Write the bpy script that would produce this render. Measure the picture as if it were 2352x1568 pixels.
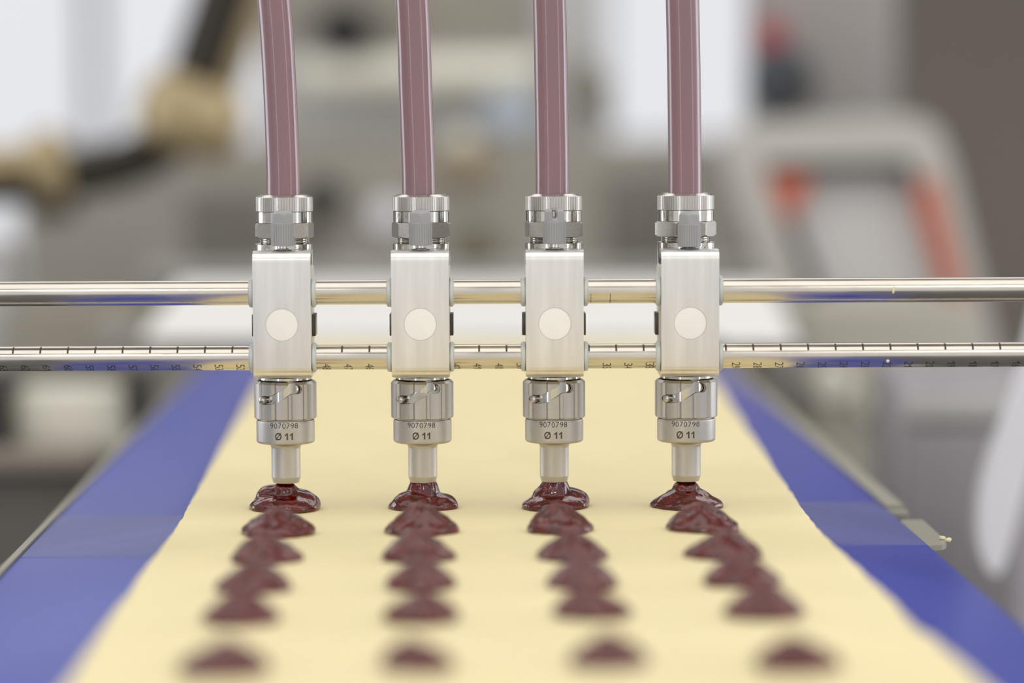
import bpy, bmesh, math, random
from mathutils import Vector, Matrix
R = math.radians
for o in list(bpy.data.objects): bpy.data.objects.remove(o)
S = bpy.context.scene
COL = S.collection

# ------------------------------------------------------------------ camera
F = 6750.0            # focal length in pixels of the 2352 wide frame
D = 1.35              # camera to nozzle axis plane
BZ = 0.95             # height of the dough surface above the floor
PITCH, ROLL = R(4.35), R(0.25)
CAM = Vector((0, -D, BZ + 0.18))
fwd = Vector((0, math.cos(PITCH), -math.sin(PITCH)))
_r0 = Vector((1, 0, 0)); _u0 = Vector((0, math.sin(PITCH), math.cos(PITCH)))
rgt = _r0 * math.cos(ROLL) - _u0 * math.sin(ROLL)
upv = _u0 * math.cos(ROLL) + _r0 * math.sin(ROLL)
cd = bpy.data.cameras.new('camera'); cam = bpy.data.objects.new('camera', cd); COL.objects.link(cam)
cam.matrix_world = Matrix((
    (rgt.x, upv.x, -fwd.x, CAM.x), (rgt.y, upv.y, -fwd.y, CAM.y),
    (rgt.z, upv.z, -fwd.z, CAM.z), (0, 0, 0, 1)))
cd.sensor_width = 36.0; cd.lens = F * 36.0 / 2352.0
cd.clip_start = 0.02; cd.clip_end = 60
cd.dof.use_dof = True; cd.dof.focus_distance = 1.344; cd.dof.aperture_fstop = 2.8
S.camera = cam

# ------------------------------------------------------------------ world, lights, exposure
w = bpy.data.worlds.new('world'); S.world = w; w.use_nodes = True
w.node_tree.nodes['Background'].inputs[0].default_value = (1.0, 0.985, 0.975, 1)
w.node_tree.nodes['Background'].inputs[1].default_value = 0.86
def area(name, loc, rot, sx, sy, power, col=(1, 1, 1)):
    l = bpy.data.lights.new(name, 'AREA'); l.shape = 'RECTANGLE'; l.size = sx; l.size_y = sy
    l.energy = power; l.color = col
    o = bpy.data.objects.new(name, l); o.location = loc; o.rotation_euler = rot; COL.objects.link(o); return o
area('ceiling_light_rear', (0, 2.2, 2.9), (0, 0, 0), 5.5, 1.5, 40, (1, 0.98, 0.95))
area('ceiling_light_front', (0, -0.7, 2.9), (0, 0, 0), 5.5, 1.9, 42, (1, 0.98, 0.95))
area('window_light_left', (-3.3, 1.3, 1.5), (0, R(-90), 0), 1.7, 1.6, 30, (0.86, 0.90, 1))
area('window_light_right', (3.3, 1.3, 1.5), (0, R(90), 0), 1.7, 1.6, 30, (0.86, 0.90, 1))
area('window_light_front_left', (-1.55, -2.9, 1.6), (R(90), 0, 0), 0.22, 1.8, 6, (0.84, 0.86, 1))  # unseen strip lamp added behind the camera for a bright streak on the hoses
area('window_light_front_right', (2.6, -1.6, 1.6), (R(90), 0, R(60)), 0.3, 1.8, 6, (0.84, 0.86, 1))  # second added strip lamp, out of view, for the hoses' right-hand streak
area('ceiling_spot_front', (0.75, -2.1, 2.5), (R(48), 0, R(18)), 0.06, 0.06, 4.0, (1, 0.95, 0.86))
area('ceiling_spot_side', (-0.6, -2.3, 2.5), (R(48), 0, R(-14)), 0.06, 0.06, 3.0, (1, 0.95, 0.9))
S.view_settings.view_transform = 'Standard'; S.view_settings.look = 'None'
S.view_settings.gamma = 1; S.view_settings.use_curve_mapping = False
S.view_settings.exposure = -0.03

# ------------------------------------------------------------------ helpers
def P(px, py, Y):
    d = fwd + rgt * ((px - 1176.0) / F) + upv * ((784.0 - py) / F)
    return CAM + d * ((Y - CAM.y) / d.y)
def PZ(px, py, z):
    d = fwd + rgt * ((px - 1176.0) / F) + upv * ((784.0 - py) / F)
    return CAM + d * ((z - CAM.z) / d.z)
def Z(py, Y=0.0): return P(1120, py, Y).z

def lin(c):
    return tuple([(v / 255 / 12.92 if v <= 10 else ((v / 255 + 0.055) / 1.055) ** 2.4) for v in c])
def mat(name, rgb, rough=0.5, metal=0.0, spec=0.5, coat=0.0, coat_rough=0.05, noise=0.0, nscale=30.0,
        stretch=(1, 1, 1), bump=0.0, bscale=200.0, bstretch=(1, 1, 1), rvar=0.0, sss=0.0, sssr=(1, .4, .2), sssc=0.005,
        bevel=0.0, alpha=1.0, trans=0.0, ior=1.45, aniso=0.0, emit=None, estr=0.0):
    m = bpy.data.materials.new(name); m.use_nodes = True
    nt = m.node_tree; N = nt.nodes; L = nt.links
    b = N['Principled BSDF']
    c = lin(rgb) + (1,)
    b.inputs['Base Color'].default_value = c
    b.inputs['Roughness'].default_value = rough; b.inputs['Metallic'].default_value = metal
    b.inputs['Specular IOR Level'].default_value = spec
    b.inputs['Coat Weight'].default_value = coat; b.inputs['Coat Roughness'].default_value = coat_rough
    b.inputs['IOR'].default_value = ior; b.inputs['Transmission Weight'].default_value = trans
    b.inputs['Anisotropic'].default_value = aniso
    if sss:
        b.inputs['Subsurface Weight'].default_value = sss
        b.inputs['Subsurface Radius'].default_value = sssr; b.inputs['Subsurface Scale'].default_value = sssc
    if emit:
        b.inputs['Emission Color'].default_value = lin(emit) + (1,); b.inputs['Emission Strength'].default_value = estr
    tc = N.new('ShaderNodeTexCoord')
    def tex(scale, st, detail=4):
        mp = N.new('ShaderNodeMapping'); mp.inputs['Scale'].default_value = st
        L.new(tc.outputs['Object'], mp.inputs[0])
        n = N.new('ShaderNodeTexNoise'); n.inputs['Scale'].default_value = scale; n.inputs['Detail'].default_value = detail
        L.new(mp.outputs[0], n.inputs['Vector']); return n
    if noise > 0 or rvar > 0:
        n = tex(nscale, stretch)
        if noise > 0:
            cr = N.new('ShaderNodeValToRGB')
            cr.color_ramp.elements[0].position = 0.3; cr.color_ramp.elements[1].position = 0.7
            cr.color_ramp.elements[0].color = tuple(v * (1 - noise) for v in c[:3]) + (1,)
            cr.color_ramp.elements[1].color = tuple(min(1, v * (1 + noise)) for v in c[:3]) + (1,)
            L.new(n.outputs[0], cr.inputs[0]); L.new(cr.outputs[0], b.inputs['Base Color'])
        if rvar > 0:
            mr = N.new('ShaderNodeMapRange'); mr.inputs[3].default_value = max(0.02, rough - rvar); mr.inputs[4].default_value = rough + rvar
            mr.inputs[1].default_value = 0.3; mr.inputs[2].default_value = 0.7
            L.new(n.outputs[0], mr.inputs[0]); L.new(mr.outputs[0], b.inputs['Roughness'])
    nrm = None
    if bevel > 0:
        bv = N.new('ShaderNodeBevel'); bv.inputs['Radius'].default_value = bevel; bv.samples = 4; nrm = bv.outputs[0]
    if bump > 0:
        n2 = tex(bscale, bstretch, 3)
        bp = N.new('ShaderNodeBump'); bp.inputs['Strength'].default_value = 1.0; bp.inputs['Distance'].default_value = bump
        L.new(n2.outputs[0], bp.inputs['Height'])
        if nrm: L.new(nrm, bp.inputs['Normal'])
        nrm = bp.outputs[0]
    if nrm:
        L.new(nrm, b.inputs['Normal'])
        if coat: L.new(nrm, b.inputs['Coat Normal'])
    return m

M = {}
M['polish'] = mat('polished_steel', (205, 202, 196), .12, 1, noise=.03, nscale=300, rvar=.04)
M['brushed'] = mat('brushed_steel', (234, 232, 229), .31, .9, noise=.07, nscale=60, stretch=(5, 5, .35), bump=.000006, bscale=900, bstretch=(6, 6, .2))
M['rod'] = mat('rod_steel', (212, 206, 196), .22, 1, noise=.07, nscale=40, stretch=(1.2, 8, 8), rvar=.05)
M['blast'] = mat('blasted_steel', (196, 192, 185), .46, 1, noise=.03, nscale=500, bump=.00001, bscale=5000)
M['collar'] = mat('blasted_steel_collar', (192, 188, 181), .44, 1, noise=.03, nscale=500, bump=.00001, bscale=5000)
M['nut'] = mat('knurled_steel', (206, 202, 196), .25, 1, bump=.00001, bscale=4000)
M['hex'] = mat('hex_nut_steel', (176, 171, 163), .36, 1, noise=.12, nscale=1500, bump=.00002, bscale=4000)
M['darksteel'] = mat('dark_steel', (78, 74, 68), .25, .6)
M['engrave'] = mat('engraved_dark', (74, 64, 54), .6)
M['fine'] = mat('engraved_fine', (158, 150, 136), .4, .8)
M['tick'] = mat('etched_mark', (72, 62, 52), .5)
M['plug'] = mat('cream_plastic', (250, 248, 243), .45, noise=.01, nscale=200)
M['bush'] = mat('milky_plastic', (206, 211, 207), .35)
M['block'] = mat('milky_block_plastic', (222, 220, 208), .4)
M['knob'] = mat('grey_plastic', (166, 167, 169), .42, noise=.02, nscale=400)
M['black'] = mat('black_rubber', (34, 32, 30), .5)
M['hose'] = mat('mauve_hose', (138, 104, 110), .42, coat=1.0, coat_rough=.12, noise=.04, nscale=40, stretch=(1, 1, .12),
                bump=.00002, bscale=160, bstretch=(1, 1, .05), sss=.15, sssr=(1, .5, .5), sssc=.003)
M['jam'] = mat('red_jam', (84, 8, 6), .06, spec=.6, coat=.4, coat_rough=.03, ior=1.5, noise=.5, nscale=170, bump=.00024, bscale=480,
               sss=.22, sssr=(1, .12, .05), sssc=.004)
M['dough'] = mat('yellow_dough', (243, 228, 180), .62, spec=.35, noise=.03, nscale=9, bump=.0003, bscale=40, sss=.12, sssr=(1, .7, .35), sssc=.003)
M['belt'] = mat('blue_belt', (54, 70, 176), .3, spec=.6, noise=.06, nscale=8, bump=.00003, bscale=900)
M['splice'] = mat('worn_blue_belt', (92, 100, 164), .36, spec=.5, noise=.05, nscale=40, stretch=(.3, 3, 1), bump=.00004, bscale=700)
M['rail'] = mat('pale_rail', (168, 164, 150), .45, .2)
M['acrylic'] = mat('frosted_acrylic', (176, 174, 160), .35, trans=.15)
M['crumb'] = mat('dough_crumb', (240, 232, 190), .7)

def finish(bm, name, m, parent=None, smooth=35, kind=None):
    me = bpy.data.meshes.new(name)
    bmesh.ops.recalc_face_normals(bm, faces=bm.faces[:])
    for f in bm.faces: f.smooth = True
    a = R(smooth)
    for e in bm.edges:
        e.smooth = not (len(e.link_faces) != 2 or e.calc_face_angle(0) > a)
    bm.to_mesh(me); bm.free()
    if m: me.materials.append(m)
    o = bpy.data.objects.new(name, me); COL.objects.link(o)
    if parent: o.parent = parent
    if kind: o['kind'] = kind
    return o
def tag(o, label, cat, group=None):
    o['label'] = label; o['category'] = cat
    if group: o['group'] = group
    return o
def thing(name, label, cat, loc=(0, 0, 0), group=None):
    o = bpy.data.objects.new(name, None); COL.objects.link(o); o.location = loc
    o.empty_display_size = .02
    return tag(o, label, cat, group)
def origin(o, p):
    """move a top-level mesh's origin to p without moving its vertices in the world"""
    p = Vector(p); o.data.transform(Matrix.Translation(-p)); o.location = p; return o

def box(bm, x0, x1, y0, y1, z0, z1, bev=0.0, seg=2):
    r = bmesh.ops.create_cube(bm, size=1.0)
    vs = r['verts']
    for v in vs:
        v.co = Vector(((x0 + x1) / 2 + v.co.x * (x1 - x0), (y0 + y1) / 2 + v.co.y * (y1 - y0), (z0 + z1) / 2 + v.co.z * (z1 - z0)))
    if bev > 0:
        es = list({e for v in vs for e in v.link_edges})
        bmesh.ops.bevel(bm, geom=es, offset=bev, segments=seg, profile=.5, affect='EDGES')
    return bm
def lathe(bm, prof, seg=64, axis='z', c=(0, 0, 0), rf=None, closed=False):
    """prof: list of (r, h); r<=0 collapses to a pole"""
    c = Vector(c); rings = []
    for k, (r, h) in enumerate(prof):
        if r <= 1e-7:
            p = Vector((0, 0, h)); rings.append([bm.verts.new(p)] * seg); continue
        ring = []
        for i in range(seg):
            a = 2 * math.pi * i / seg
            rr = r + (rf(a, k) if rf else 0)
            ring.append(bm.verts.new(Vector((rr * math.sin(a), -rr * math.cos(a), h))))
        rings.append(ring)
    vs = {v for ring in rings for v in ring}
    pairs = list(zip(rings, rings[1:])) + ([(rings[-1], rings[0])] if closed else [])
    for A, B in pairs:
        for i in range(seg):
            j = (i + 1) % seg
            q = []
            for v in (A[i], A[j], B[j], B[i]):
                if v not in q: q.append(v)
            if len(q) >= 3:
                try: bm.faces.new(q)
                except ValueError: pass
    if not closed:
        for ring in (rings[0], rings[-1]):
            if len(set(ring)) == seg:
                try: bm.faces.new(ring)
                except ValueError: pass
    for v in vs:
        x, y, z = v.co
        if axis == 'x': v.co = Vector((z, y, x))
        elif axis == 'y': v.co = Vector((x, z, y))
        v.co += c
    return bm
def sweep(bm, pts, rad, seg=32, cap=True):
    pts = [Vector(p) for p in pts]; rings = []
    if not isinstance(rad, (list, tuple)): rad = [rad] * len(pts)
    t0 = (pts[1] - pts[0]).normalized()
    n = t0.orthogonal().normalized()
    for i, p in enumerate(pts):
        t = (pts[min(i + 1, len(pts) - 1)] - pts[max(i - 1, 0)]).normalized()
        n = (n - t * n.dot(t)).normalized(); b = t.cross(n)
        rings.append([bm.verts.new(p + (n * math.cos(2 * math.pi * k / seg) + b * math.sin(2 * math.pi * k / seg)) * rad[i]) for k in range(seg)])
    for A, B in zip(rings, rings[1:]):
        for k in range(seg):
            bm.faces.new((A[k], A[(k + 1) % seg], B[(k + 1) % seg], B[k]))
    if cap: bm.faces.new(rings[0]); bm.faces.new(rings[-1])
    return bm
def prism(bm, poly, thick):
    """poly: list of world points in a plane; extruded along vector thick"""
    a = [bm.verts.new(p) for p in poly]; b = [bm.verts.new(Vector(p) + Vector(thick)) for p in poly]
    n = len(a); bm.faces.new(a); bm.faces.new(b)
    for i in range(n): bm.faces.new((a[i], a[(i + 1) % n], b[(i + 1) % n], b[i]))
    return bm
def catmull(pts, n=8):
    pts = [Vector(p) for p in pts]; out = []
    q = [pts[0] * 2 - pts[1]] + pts + [pts[-1] * 2 - pts[-2]]
    for i in range(1, len(q) - 2):
        for k in range(n):
            t = k / n; a, b, c, d = q[i - 1], q[i], q[i + 1], q[i + 2]
            out.append(0.5 * ((2 * b) + (c - a) * t + (2 * a - 5 * b + 4 * c - d) * t * t + (3 * b - a - 3 * c + d) * t ** 3))
    out.append(pts[-1]); return out
def text_bm(body, capw=None, caph=None, off=0.0, step=.0007, spacing=1.0, thick=0.0):
    """flat text as a bmesh centred on 0,0, scaled to width capw or cap height caph"""
    cu = bpy.data.curves.new('text', 'FONT'); cu.body = body; cu.size = 1.0; cu.offset = off; cu.space_character = spacing
    cu.resolution_u = 4; cu.fill_mode = 'FRONT'
    ob = bpy.data.objects.new('text', cu); COL.objects.link(ob)
    dg = bpy.context.evaluated_depsgraph_get(); dg.update()
    me = bpy.data.meshes.new_from_object(ob.evaluated_get(dg))
    bpy.data.objects.remove(ob)
    bm = bmesh.new(); bm.from_mesh(me); bpy.data.meshes.remove(me)
    xs = [v.co.x for v in bm.verts]; ys = [v.co.y for v in bm.verts]
    cx, cy = (min(xs) + max(xs)) / 2, (min(ys) + max(ys)) / 2
    sy = caph / (max(ys) - min(ys)); sx = capw / (max(xs) - min(xs)) if capw else sy
    for v in bm.verts: v.co = Vector(((v.co.x - cx) * sx, (v.co.y - cy) * sy, 0))
    W = (max(xs) - min(xs)) * sx / 2
    x = -W + step
    while x < W:
        g = bm.verts[:] + bm.edges[:] + bm.faces[:]
        bmesh.ops.bisect_plane(bm, geom=g, plane_co=(x, 0, 0), plane_no=(1, 0, 0)); x += step
    return bm
def glyph_one(bold):
    """a figure one with a flag, unit height"""
    w = .21 if bold else .125
    pts = [(.0, .0), (0, .72), (-.12, .625), (-.26, .56), (-.26, .74 if bold else .68), (-.1, .83), (.0, .93), (.03, 1.0), (w, 1.0), (w, 0)]
    bm = bmesh.new(); bm.faces.new([bm.verts.new((x - w / 2 + .04, y - .5, 0)) for x, y in pts])
    bmesh.ops.triangulate(bm, faces=bm.faces[:]); return bm
def digits_bm(body, h, adv=.773, wid=.62, bold=False, off=0.0):
    """figures laid out one by one, centred; h is their height"""
    out = bmesh.new(); n = len(body)
    for k, ch in enumerate(body):
        if ch == ' ': continue
        x = (k - (n - 1) / 2) * adv * h
        if ch == '1':
            g = glyph_one(bold)
            for v in g.verts: v.co *= h
        elif ch == '.':
            g = bmesh.new(); a = .07 * h; g.faces.new([g.verts.new((p * a, q_ * a - .43 * h, 0)) for p, q_ in ((-1, -1), (1, -1), (1, 1), (-1, 1))])
        else:
            g = text_bm(ch, wid * h, h, off, step=h * .2)
        tmp = bpy.data.meshes.new('t'); bmesh.ops.translate(g, vec=(x, 0, 0), verts=g.verts[:]); g.to_mesh(tmp); g.free()
        out.from_mesh(tmp); bpy.data.meshes.remove(tmp)
    return out
def boolean(o, cutter, op='DIFFERENCE'):
    md = o.modifiers.new('b', 'BOOLEAN'); md.object = cutter; md.operation = op; md.solver = 'EXACT'
    dg = bpy.context.evaluated_depsgraph_get(); dg.update()
    me = bpy.data.meshes.new_from_object(o.evaluated_get(dg))
    o.modifiers.clear(); old = o.data; o.data = me
    bpy.data.meshes.remove(old); bpy.data.objects.remove(cutter)
    return o

# ------------------------------------------------------------------ the room
def struct(name, bm, m):
    o = finish(bm, name, m); o['kind'] = 'structure'; return o
M['floor'] = mat('floor_resin', (104, 102, 98), .5, noise=.05, nscale=3)
M['wall'] = mat('wall_paint_warm_grey', (140, 132, 121), .7, noise=.04, nscale=2)
M['wallw'] = mat('wall_paint_white', (225, 225, 225), .7)
M['ceil'] = mat('ceiling_paint', (225, 222, 215), .8)
M['pane'] = mat('daylight_pane', (40, 42, 46), .3, emit=(239, 240, 245), estr=.90)
M['mull'] = mat('window_frame_grey', (150, 150, 158), .5)
struct('floor', box(bmesh.new(), -9, 9, -9, 6.1, -.1, 0), M['floor'])
struct('ceiling', box(bmesh.new(), -3.4, 3.4, -2.5, 6.1, 2.95, 3.05), M['ceil'])
struct('wall_left', box(bmesh.new(), -3.5, -3.4, -2.5, 6.1, 0, 2.95), M['wallw'])
struct('wall_back', box(bmesh.new(), -3.4, 3.4, 6.0, 6.1, 0, 2.95), M['wall'])
YW = 5.97
def window(n, x0, x1, z0, z1, mulls):
    root = bpy.data.objects.new('window_%d' % n, None); COL.objects.link(root); root['kind'] = 'structure'
    bm = bmesh.new(); b = .03
    box(bm, x0 - b, x1 + b, YW - .03, YW + .03, z1, z1 + b); box(bm, x0 - b, x1 + b, YW - .03, YW + .03, z0 - b, z0)
    box(bm, x0 - b, x0, YW - .03, YW + .03, z0, z1); box(bm, x1, x1 + b, YW - .03, YW + .03, z0, z1)
    finish(bm, 'window_frame', M['mull'], root)
    xs = [x0] + [a for a in mulls] + [x1]
    for i in range(len(xs) - 1):
        finish(box(bmesh.new(), xs[i] + (.0 if i == 0 else .02), xs[i + 1] - (0 if i == len(xs) - 2 else .02), YW - .004, YW + .004, z0, z1), 'window_pane', M['pane'], root)
    for a in mulls: finish(box(bmesh.new(), a - .02, a + .02, YW - .03, YW + .03, z0, z1), 'mullion', M['mull'], root)
wl = P(0, 0, YW); 
window(1, max(-3.3, P(-900, 0, YW).x), P(640, 0, YW).x, P(0, 720, YW).z, min(2.9, P(0, -1000, YW).z), [P(-420, 0, YW).x, P(214, 0, YW).x])
window(2, P(1392, 0, YW).x, P(1730, 0, YW).x, P(0, 330, YW).z, min(2.9, P(0, -1000, YW).z), [])

# ------------------------------------------------------------------ conveyor
VPX = 1010.0
u = (fwd + rgt * ((VPX - 1176) / F) + upv * ((784 - 270) / F)); u.z = 0; u.normalize()
rt = Vector((u.y, -u.x, 0))
def ST(s, t, z): return Vector((CAM.x, CAM.y, 0)) + u * s + rt * t + Vector((0, 0, z))
def to_st(p): q = Vector((p.x - CAM.x, p.y - CAM.y, 0)); return q.dot(u), q.dot(rt)
conv = thing('conveyor', 'long blue flat belt conveyor running away under the yellow dough sheet', 'conveyor', ST(1.3, .02, 0))
def cpart(bm, name, m, par=None, **k):
    o = finish(bm, name, m, None, **k)
    if par is None:
        o.data.transform(Matrix.Translation(-Vector(conv.location))); o.parent = conv
    return o
TL, TR = -.189, .2212          # belt outer edges
ZI, ZO = BZ - .0026, BZ - .0150
def belt_z(t):
    if t < -.118: k = (-.118 - t) / (-.118 - TL)
    elif t > .165: k = (t - .165) / (TR - .165)
    else: k = 0
    return ZI + (ZO - ZI) * min(1, max(0, k))
bm = bmesh.new()
ss = [0.15 + i * .05575 for i in range(41)]; ts = [TL, -.17, -.15, -.13, -.118, -.05, .02, .1, .165, .18, .2, .212, TR]
def sheet(bm, ss, ts, zf, th):
    top = [[bm.verts.new(ST(s, t, zf(s, t))) for t in ts] for s in ss]
    bot = [[bm.verts.new(ST(s, t, zf(s, t) - th)) for t in ts] for s in ss]
    ns, n2 = len(ss), len(ts)
    for i in range(ns - 1):
        for j in range(n2 - 1):
            bm.faces.new((top[i][j], top[i + 1][j], top[i + 1][j + 1], top[i][j + 1]))
            bm.faces.new((bot[i][j], bot[i][j + 1], bot[i + 1][j + 1], bot[i + 1][j]))
        for j in (0, n2 - 1):
            bm.faces.new((top[i][j], top[i + 1][j], bot[i + 1][j], bot[i][j]))
    for i in (0, ns - 1):
        for j in range(n2 - 1): bm.faces.new((top[i][j], top[i][j + 1], bot[i][j + 1], bot[i][j]))
    return bm
cpart(sheet(bm, ss, ts, lambda s, t: belt_z(t), .002), 'belt', M['belt'])
# worn splice across the belt under the nozzles
def s_for(py, t):
    lo, hi = .4, 2.3
    for _ in range(40):
        m_ = (lo + hi) / 2; q_ = ST(m_, t, belt_z(t)) - CAM
        y_ = 784 - F * q_.dot(upv) / q_.dot(fwd)
        if y_ > py: lo = m_
        else: hi = m_
    return lo
for (a, b, ya, yb) in ((TL + .0005, -.1185, 1280, 1184), (.1655, TR - .0005, 1251, 1153)):
    bm = bmesh.new(); n = 10; g_ = []
    for k in range(n + 1):
        t = a + (b - a) * k / n; sa, sb = s_for(ya, t), s_for(yb, t)
        g_.append([bm.verts.new(ST(s_, t, belt_z(t) + h)) for s_, h in ((sa, .00012), (sb, .00012), (sb, -.0002), (sa, -.0002))])
    for A, B in zip(g_, g_[1:]):
        for k in range(4): bm.faces.new((A[k], A[(k + 1) % 4], B[(k + 1) % 4], B[k]))
    bm.faces.new(g_[0]); bm.faces.new(g_[-1])
    o = cpart(bm, 'belt_splice', M['splice'])
    o['label'] = 'paler worn band across the blue belt'
M['bed'] = mat('conveyor_bed_steel', (120, 118, 114), .4, .8)
cpart(sheet(bmesh.new(), [.15, 2.36], [TL + .006, TR - .006], lambda s, t: ZO - .004, .03), 'bed', M['bed'])
for (a, b, sa, sb) in ((TR + .0003, TR + .0095, 1.452, 2.37), (TL - .0035, TL - .0005, .3, 2.37)):
    cpart(sheet(bmesh.new(), [sa, sb], [a, b], lambda s, t: ZO + .0012, .03), 'side_rail', M['rail'])
for s in (.35, 2.2):
    for t in (TL + .015, TR - .015):
        bm = bmesh.new(); p = ST(s, t, 0); box(bm, p.x - .02, p.x + .02, p.y - .02, p.y + .02, 0, ZO - .03, .003)
        cpart(bm, 'leg', M['bed'])
for s, rr in ((.155, .016), (2.355, .016)):
    bm = bmesh.new(); sweep(bm, [ST(s, TL + .002, ZO - .018), ST(s, TR - .002, ZO - .018)], rr, 24)
    cpart(bm, 'end_roller', M['bed'])
# frosted tab sticking out at the right edge
zt = ZO - .0003
tabp = [PZ(*q, zt) for q in ((2072, 1193), (2119, 1193), (2169, 1237), (2174, 1243), (2172, 1248), (2164, 1251), (2126, 1253), (2066, 1197))]
bm = bmesh.new(); prism(bm, tabp, (0, 0, -.0024)); tabo = cpart(bm, 'side_tab', M['acrylic']); tabo['label'] = 'frosted clear plastic tab at the belt edge'
bm = bmesh.new(); a = PZ(2066, 1168, zt); box(bm, a.x - .008, a.x + .004, a.y - .004, a.y + .004, zt - .005, zt - .0006, .001)
cpart(bm, 'rail_end', M['acrylic'])
# crumbs
random.seed(5)
def crumb(px, py, Y, r, label, z=None):
    bm = bmesh.new(); bmesh.ops.create_icosphere(bm, subdivisions=2, radius=r)
    for v in bm.verts: v.co *= 1 + random.uniform(-.25, .25); v.co.z *= .7
    o = finish(bm, 'dough_crumb', M['crumb'], smooth=80)
    p = PZ(px, py, z + r * .6) if z else P(px, py, Y); o.location = p
    return tag(o, label, 'crumb')
crumb(2164, 1235, 0, .0014, 'small pale dough crumb on the frosted tab, left of the pair', zt)
crumb(2178, 1240, 0, .0016, 'small pale dough crumb at the tip of the frosted tab', zt)

# ------------------------------------------------------------------ dough
yR = [(1600, .86), (1, 1)]
def edge_pts(lst): return sorted([to_st(PZ(x, y, BZ)) for x, y in lst])
EL = edge_pts([(120, 1600), (150, 1560), (255, 1408), (345, 1285), (392, 1222), (418, 1185), (440, 1145), (512, 1015), (582, 895), (640, 815), (672, 785)])
ER = edge_pts([(2300, 1600), (2262, 1568), (2200, 1510), (2150, 1462), (2112, 1442), (2040, 1362), (1940, 1268), (1880, 1210), (1842, 1160), (1775, 1065), (1700, 955), (1655, 890), (1588, 815), (1555, 785)])
def interp(L, s):
    if s <= L[0][0]: return L[0][1]
    for (a, b), (c, d) in zip(L, L[1:]):
        if s <= c: return b + (d - b) * (s - a) / (c - a)
    return L[-1][1]
rnd = random.Random(3)
bm = bmesh.new(); SS = [.5 + i * .0075 for i in range(250)]; NT = 44
jit = [0.0] * len(SS); k = 0.0
for i in range(len(SS)): k = k * .7 + rnd.uniform(-1, 1) * .00035; jit[i] = k
def dz(s, t):
    return .0005 * math.sin(s * 52 + t * 6) * math.sin(s * 19 + 1) + .0003 * math.sin(t * 70 + s * 11)
rows = []
for i, s in enumerate(SS):
    a = interp(EL, s) + jit[i]; b = interp(ER, s) + jit[-i - 1] * 1.4
    row = []
    prof = [(0, -.0022), (.0, -.0012), (.0006, -.0003), (.0018, 0)]
    T = [(a + o, h) for o, h in prof] + [(a + .0018 + (b - a - .0036) * (j / NT), 0) for j in range(1, NT)] + [(b - o, h) for o, h in reversed(prof)]
    for t, h in T:
        row.append(bm.verts.new(ST(s, t, BZ + h + (dz(s, t) if h == 0 else 0))))
    rows.append(row)
for A, B in zip(rows, rows[1:]):
    for j in range(len(A) - 1): bm.faces.new((A[j], A[j + 1], B[j + 1], B[j]))
    bm.faces.new((A[-1], A[0], B[0], B[-1]))
bm.faces.new(rows[0]); bm.faces.new(rows[-1])
dough = finish(bm, 'dough_sheet', M['dough'], smooth=60)
tag(origin(dough, ST(1.3, .02, BZ - .0022)), 'wide flat sheet of pale yellow dough lying on the blue belt', 'dough')

# ------------------------------------------------------------------ jam dollops
def dollop(name, base, lobes, seed, m=None, amp=.03, p=16.0):
    """star-shaped surface round a point inside the base: soft maximum of the lobes' ellipsoids"""
    rg = random.Random(seed); ph = [rg.uniform(0, 6.28) for _ in range(8)]
    C = Vector((0, 0, 1.6)); bm = bmesh.new(); NA, NB = 96, 56; rings = []
    def rad(d, th):
        acc = 0.0
        for (cx, cy, cz, ax, ay, az) in lobes:
            o = ((C.x - cx) / ax, (C.y - cy) / ay, (C.z - cz) / az); q = (d.x / ax, d.y / ay, d.z / az)
            A = q[0] ** 2 + q[1] ** 2 + q[2] ** 2; B = o[0] * q[0] + o[1] * q[1] + o[2] * q[2]; c = o[0] ** 2 + o[1] ** 2 + o[2] ** 2 - 1
            dd = B * B - A * c
            if dd > 0:
                t = (-B + math.sqrt(dd)) / A
                if t > 0: acc += t ** p
        r = acc ** (1 / p)
        z = d.z
        r *= 1 + amp * (.5 * math.sin(3 * th + ph[0] + 2 * z) + .35 * math.sin(5 * th + ph[1] - 5 * z) + .3 * math.sin(9 * th + ph[2] + 9 * z) + .22 * math.sin(15 * th + ph[3] - 13 * z))
        return r
    topv = bm.verts.new(C + Vector((0, 0, 1)) * rad(Vector((0, 0, 1)), 0))
    for j in range(1, NB):
        el = math.pi / 2 - j * (math.pi / 2 + .55) / (NB - 1)
        ring = []
        for i in range(NA):
            th = 2 * math.pi * i / NA
            d = Vector((math.cos(el) * math.cos(th), math.cos(el) * math.sin(th), math.sin(el)))
            v = C + d * rad(d, th)
            if v.z < 0.0:
                # stay on the dough: draw the foot in to where the ray met it
                k = (0.0 - C.z) / (v.z - C.z); v = C + (v - C) * k
            ring.append(bm.verts.new(v))
        rings.append(ring)
    for i in range(NA): bm.faces.new((topv, rings[0][i], rings[0][(i + 1) % NA]))
    for A, B in zip(rings, rings[1:]):
        for i in range(NA): bm.faces.new((A[i], B[i], B[(i + 1) % NA], A[(i + 1) % NA]))
    bm.faces.new(rings[-1])
    bmesh.ops.scale(bm, vec=(.001, .001, .001), verts=bm.verts[:])
    o = finish(bm, name, m or M['jam'], smooth=180)
    o.location = base
    return o
axis_px = [657, 971, 1273, 1576]
AX = [P(a, 1060, 0).x for a in axis_px]
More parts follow.
